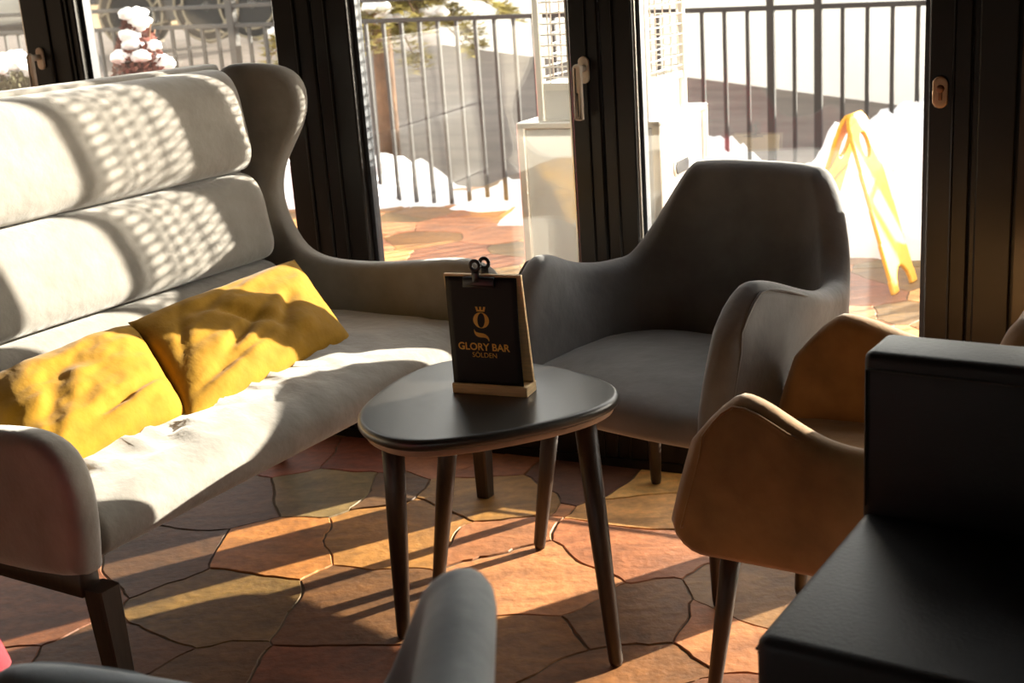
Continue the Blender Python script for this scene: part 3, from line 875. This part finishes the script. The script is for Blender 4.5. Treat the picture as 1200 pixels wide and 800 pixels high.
# road, gravel lot and white wall beyond the railing
bm = bmesh.new()
def gz(y): return .0 if y < 3.9 else .07 * (y - 3.9) + .0
vs = [[bm.verts.new((w, y, gz(y) - .015)) for y in (3.7, 3.9, 6, 9, 12, 15.2)] for w in (-22, -10, -4, 0, 4, 10, 18)]
for a, b in zip(vs, vs[1:]):
    for i in range(5): bm.faces.new((a[i], b[i], b[i + 1], a[i + 1]))
tag(mesh_obj('road', bm, M['asphalt'], smooth=False, loc=(*WALL_O, 0), rot=(0, 0, WALL_ROT)), kind='structure')
bm = bmesh.new()
vs = [[bm.verts.new((w, y, z)) for y, z in ((15.2, .60), (15.25, .80), (19, .95), (30, 2.6))] for w in (-30, -10, 0, 10)]
for a, b in zip(vs, vs[1:]):
    for i in range(3): bm.faces.new((a[i], b[i], b[i + 1], a[i + 1]))
tag(mesh_obj('ground_gravel', bm, M['gravel'], smooth=False, loc=(*WALL_O, 0), rot=(0, 0, WALL_ROT)), kind='structure')
# white wall runs from the right foreground away to the left
pA, pB = Vector((4.3, 6.3)), Vector((-.6, 15.9))
d = (pB - pA); L = d.length; ang = math.atan2(d.y, d.x)
bm = bmesh.new(); add_box(bm, 0, L, -.25, 0, -.1, 1.25)
tag(mesh_obj('wall_white', bm, M['render'], smooth=False, loc=(*pA, 0), rot=(0, 0, ang)), kind='structure')

# vehicles on the lot
def wheel(parent, x, z, r, width, y, chained):
    w = empty('wheel'); w.parent = parent; w.location = (x, y, z)
    Mx = Matrix.Rotation(pi / 2, 4, 'X')
    bm = bmesh.new(); lathe(bm, [(r * .56, -width / 2), (r * .9, -width / 2), (r, -width * .36), (r, width * .36), (r * .9, width / 2), (r * .56, width / 2)], 36, Mx)
    mesh_obj('tyre', bm, M['tyre'], w)
    bm = bmesh.new(); lathe(bm, [(r * .56, -width * .3), (r * .57, width * .46), (r * .50, width * .47), (r * .42, width * .30), (r * .2, width * .34), (r * .14, width * .5), (r * .02, width * .5)], 32, Mx)
    for v in bm.verts: pass
    mesh_obj('rim', bm, M['rim'], w)
    if chained:
        bm = bmesh.new()
        for ring in (r * .72, r * .98):
            pts = [Vector((ring * cos(t), -width * .55, ring * sin(t))) for t in [2 * pi * k / 40 for k in range(41)]]
            add_tube(bm, pts, .018, 6)
        for k in range(9):
            a = 2 * pi * k / 9 + .2
            add_tube(bm, [Vector((q * r * cos(a + o), yy, q * r * sin(a + o))) for q, o, yy in ((.72, 0, -width * .55), (.98, .18, -width * .56), (1.04, .25, -width * .3), (1.04, .3, width * .3))], .02, 6)
        mesh_obj('snow_chain', bm, M['chain'], w)
    return w
def vloc(px_x, y): return (px_x, y)
tr = empty('lorry', (-4.85, 18.3, .60), R(-9), 'grey lorry with chained wheels parked beyond the railing', 'truck')
for x, z, r, ch in ((.0, .46, .46, True), (1.08, .50, .46, True), (1.72, .50, .46, True)):
    wheel(tr, x, z, r, .34, 0, ch)
bm = bmesh.new(); add_box(bm, -1.1, 2.6, .1, .35, .62, .85, .02, 2); add_box(bm, -1.1, 2.6, 1.6, 1.85, .62, .85, .02, 2)
mesh_obj('chassis', bm, M['darksteel'], tr, smooth=False)
bm = bmesh.new(); add_box(bm, -.6, 2.7, -.15, 2.1, .98, 2.2, .03, 2); mesh_obj('load_bed', bm, M['truck'], tr, smooth=False)
bm = bmesh.new(); add_box(bm, -1.25, -.64, -.12, 2.1, .75, 2.6, .12, 3); mesh_obj('cab', bm, M['truck'], tr, smooth=False)
bm = bmesh.new(); add_box(bm, .42, .62, -.1, .05, .34, 1.0, .02, 2); mesh_obj('mud_flap', bm, M['darksteel'], tr, smooth=False)
car = empty('car', (-7.75, 17.4, .55), R(-14), 'silver car with a red tail light parked left of the lorry', 'car')
bm = bmesh.new()
prof = [(-2.0, .35), (-2.05, .62), (-1.9, .82), (-1.2, .9), (-.7, 1.3), (.4, 1.36), (.95, .98), (1.25, .86), (1.3, .55), (1.15, .36)]
panel(bm, resample(smooth_poly([Vector(p) for p in prof], 2), 90), 1.6, .12, lambda a, b, h: Vector((a, .8 + h, b)), 5)
mesh_obj('body', bm, M['carpaint'], car)
for x in (-1.35, .75): wheel(car, x, .31, .31, .2, .05, False)
bm = bmesh.new(); add_box(bm, 1.12, 1.3, -.01, .25, .66, .80, .03, 2); mesh_obj('tail_light', bm, M['redlamp'], car)
bm = bmesh.new(); add_box(bm, .95, 1.36, .0, 1.6, .36, .5, .05, 3); mesh_obj('bumper', bm, M['darksteel'], car)

# conifer beyond the railing
def blob(bm, c, r, seed, sq=.7):
    rr = bmesh.ops.create_icosphere(bm, subdivisions=3, radius=1)
    for v in rr['verts']:
        n = 1 + .35 * noise.noise(v.co * 1.7 + Vector((seed, seed * .7, 0)))
        v.co = Vector(c) + Vector((v.co.x * r * n, v.co.y * r * n, v.co.z * r * n * sq))
def conifer(loc, label, rnd):
    root = empty('conifer', loc, 0, label, 'tree')
    bm = bmesh.new(); add_tube(bm, [(0, 0, -.2), (.02, 0, 1.2), (0, .03, 2.6), (0, 0, 3.6)], [.075, .065, .045, .015], 12)
    mesh_obj('trunk', bm, M['bark'], root)
    bmB = bmesh.new(); bmF = bmesh.new(); bmS = bmesh.new(); ns = 0
    for k in range(84):
        z = .92 + 2.5 * (k / 84) ** 1.7; a = rnd.uniform(0, 2 * pi); ln = (1.25 - .33 * (z - 1.05)) * rnd.uniform(.7, 1.05)
        if cos(a) < 0: ln *= .6
        pts = [Vector((cos(a) * ln * t, sin(a) * ln * t, z + .10 * sin(t * pi) - .32 * t * t + .1 * t)) for t in [q / 6 for q in range(7)]]
        add_tube(bmB, pts, [.016 * (1 - .8 * q / 6) for q in range(7)], 6)
        for q in range(60):
            t = rnd.uniform(.18, 1); i = min(5, int(t * 6)); p = pts[i].lerp(pts[i + 1], t * 6 - i)
            tw = a + rnd.choice((-1, 1)) * rnd.uniform(.4, 1.1); lt = rnd.uniform(.10, .22) * (1.15 - .5 * t)
            e = p + Vector((cos(tw), sin(tw), rnd.uniform(-.35, .12))) * lt
            ax = (e - p).normalized(); sd = ax.cross(Vector((0, 0, 1))).normalized()
            for m_ in range(7):
                b = p.lerp(e, (m_ + .5) / 7)
                for s_ in (-1, 1):
                    tip = b + (sd * s_ * .8 + ax * .6 + Vector((0, 0, rnd.uniform(-.3, .5)))).normalized() * rnd.uniform(.05, .085)
                    w_ = ax * .011
                    f = [bmF.verts.new(b - w_), bmF.verts.new(b + w_), bmF.verts.new(tip)]
                    bmF.faces.new(f)
        if ns < 26 and rnd.random() < .75:
            t = rnd.uniform(.45, .95); i = min(5, int(t * 6)); p = pts[i]
            for q in range(3): blob(bmS, p + Vector((rnd.uniform(-.08, .08), rnd.uniform(-.08, .08), .03)), rnd.uniform(.035, .075), k + q * 3.1)
            ns += 1
    mesh_obj('branches', bmB, M['bark'], root)
    mesh_obj('foliage', bmF, M['needle'], root, smooth=False, normals=False)
    mesh_obj('snow_clumps', bmS, M['snow'], root)
    return root
conifer((-.76, 9.0, 0), 'yellow-green conifer with snow clumps on its branches beyond the railing', random.Random(5))

# planter with snow-capped shrubs
pl = empty('planter', wloc(-2.5, 1.12), WALL_ROT, 'red planter box outside the glass behind the sofa', 'planter')
bm = bmesh.new()
add_box(bm, -.62, .62, -.2, -.17, 0, .90, .004, 1); add_box(bm, -.62, .62, .17, .2, 0, .90, .004, 1)
add_box(bm, -.62, -.59, -.17, .17, 0, .90, .004, 1); add_box(bm, .59, .62, -.17, .17, 0, .90, .004, 1)
add_box(bm, -.64, .64, -.225, -.165, .88, .915, .004, 1); add_box(bm, -.64, .64, .165, .225, .88, .915, .004, 1)
mesh_obj('box', bm, M['planter'], pl, smooth=False)
bm = bmesh.new(); add_box(bm, -.59, .59, -.17, .17, .5, .86); mesh_obj('soil', bm, M['bark'], pl, smooth=False)
def shrub(w, y, base, rad, hgt, m, label, seed, snowamt):
    rnd = random.Random(seed)
    root = empty('shrub', wloc(w, y, base), WALL_ROT, label, 'shrub')
    bm = bmesh.new()
    for k in range(9):
        a = rnd.uniform(0, 2 * pi); rr = rad * rnd.uniform(.2, .8)
        add_tube(bm, [(0, 0, 0), (cos(a) * rr * .4, sin(a) * rr * .4, hgt * .4), (cos(a) * rr, sin(a) * rr, hgt * rnd.uniform(.6, .95))], [.008, .006, .003], 6)
    mesh_obj('stems', bm, M['bark'], root)
    bm = bmesh.new()
    for k in range(2600):
        a = rnd.uniform(0, 2 * pi); zt = rnd.random() ** .8; rr = rad * sqrt(rnd.random()) * (1.02 - .75 * zt ** 1.6)
        p = Vector((cos(a) * rr, sin(a) * rr, hgt * zt))
        d1 = Vector((rnd.gauss(0, 1), rnd.gauss(0, 1), rnd.gauss(0, 1))).normalized() * rnd.uniform(.010, .022)
        d2 = d1.cross(Vector((rnd.gauss(0, 1), rnd.gauss(0, 1), rnd.gauss(0, 1)))).normalized() * .009
        bm.faces.new([bm.verts.new(p - d1), bm.verts.new(p + d2), bm.verts.new(p + d1), bm.verts.new(p - d2)])
    mesh_obj('foliage', bm, m, root, smooth=False, normals=False)
    bm = bmesh.new()
    for k in range(snowamt):
        a = rnd.uniform(0, 2 * pi); zt = rnd.uniform(.35, 1.0); rr = rad * (1.0 - .78 * zt ** 1.5) * rnd.uniform(.5, 1)
        blob(bm, (cos(a) * rr, sin(a) * rr, hgt * zt + .01), rnd.uniform(.018, .046), k * 1.3 + seed, .65)
    mesh_obj('snow_cap', bm, M['snow'], root)
shrub(-2.72, 1.12, .86, .17, .20, M['evergreen'], 'low evergreen shrub under thick snow, beside the window edge', 3, 60)
shrub(-2.38, 1.10, .86, .13, .34, M['russet'], 'russet shrub capped with snow seen left of the dark door stile', 9, 38)
shrub(-2.04, 1.14, .86, .13, .33, M['russet'], 'russet shrub capped with snow seen right of the dark door stile', 21, 38)

# ------------------------------------------------------------------ light
sun_az, sun_el = R(64), R(17.2)
sd = Vector((sin(sun_az) * cos(sun_el), cos(sun_az) * cos(sun_el), sin(sun_el)))
su = bpy.data.lights.new('sun', 'SUN'); su.energy = 13.0; su.angle = R(.6); su.color = (1, .91, .76)
so = bpy.data.objects.new('sun', su); link(so); so.rotation_euler = sd.to_track_quat('Z', 'Y').to_euler(); so.location = (6, 8, 9)
W = bpy.data.worlds.new('world'); S.world = W; W.use_nodes = True
nt = W.node_tree; bg = nt.nodes['Background']
sky = nt.nodes.new('ShaderNodeTexSky'); sky.sky_type = 'NISHITA'; sky.sun_disc = False
sky.sun_elevation = sun_el; sky.sun_rotation = sun_az; sky.altitude = 1400; sky.air_density = 1; sky.dust_density = 1.2
hs = nt.nodes.new('ShaderNodeHueSaturation'); hs.inputs['Saturation'].default_value = .3
nt.links.new(sky.outputs['Color'], hs.inputs['Color']); wm = nt.nodes.new('ShaderNodeVectorMath'); wm.operation = 'MULTIPLY'; wm.inputs[1].default_value = (1.0, .90, .76)
nt.links.new(hs.outputs['Color'], wm.inputs[0]); nt.links.new(wm.outputs['Vector'], bg.inputs['Color']); bg.inputs['Strength'].default_value = .62

# ------------------------------------------------------------------ camera
cam = bpy.data.cameras.new('camera'); co = bpy.data.objects.new('camera', cam); link(co)
P_, RO = R(16.0), R(-4.0)
F = Vector((0, cos(P_), -sin(P_))); R0 = Vector((1, 0, 0)); U0 = Vector((0, sin(P_), cos(P_)))
Rx = R0 * cos(RO) + U0 * sin(RO); Ux = U0 * cos(RO) - R0 * sin(RO)
Mw = Matrix((( Rx.x, Ux.x, -F.x, 0), (Rx.y, Ux.y, -F.y, 0), (Rx.z, Ux.z, -F.z, 1.25), (0, 0, 0, 1)))
co.matrix_world = Mw
cam.sensor_width = 36; cam.lens = 45.0; cam.clip_start = .05; cam.clip_end = 200
cam.dof.use_dof = True; cam.dof.focus_distance = 2.45; cam.dof.aperture_fstop = 7.0
S.camera = co
S.view_settings.view_transform = 'Standard'; S.view_settings.look = 'None'; S.view_settings.gamma = 1
S.view_settings.exposure = 1.2
S.view_settings.use_curve_mapping = False
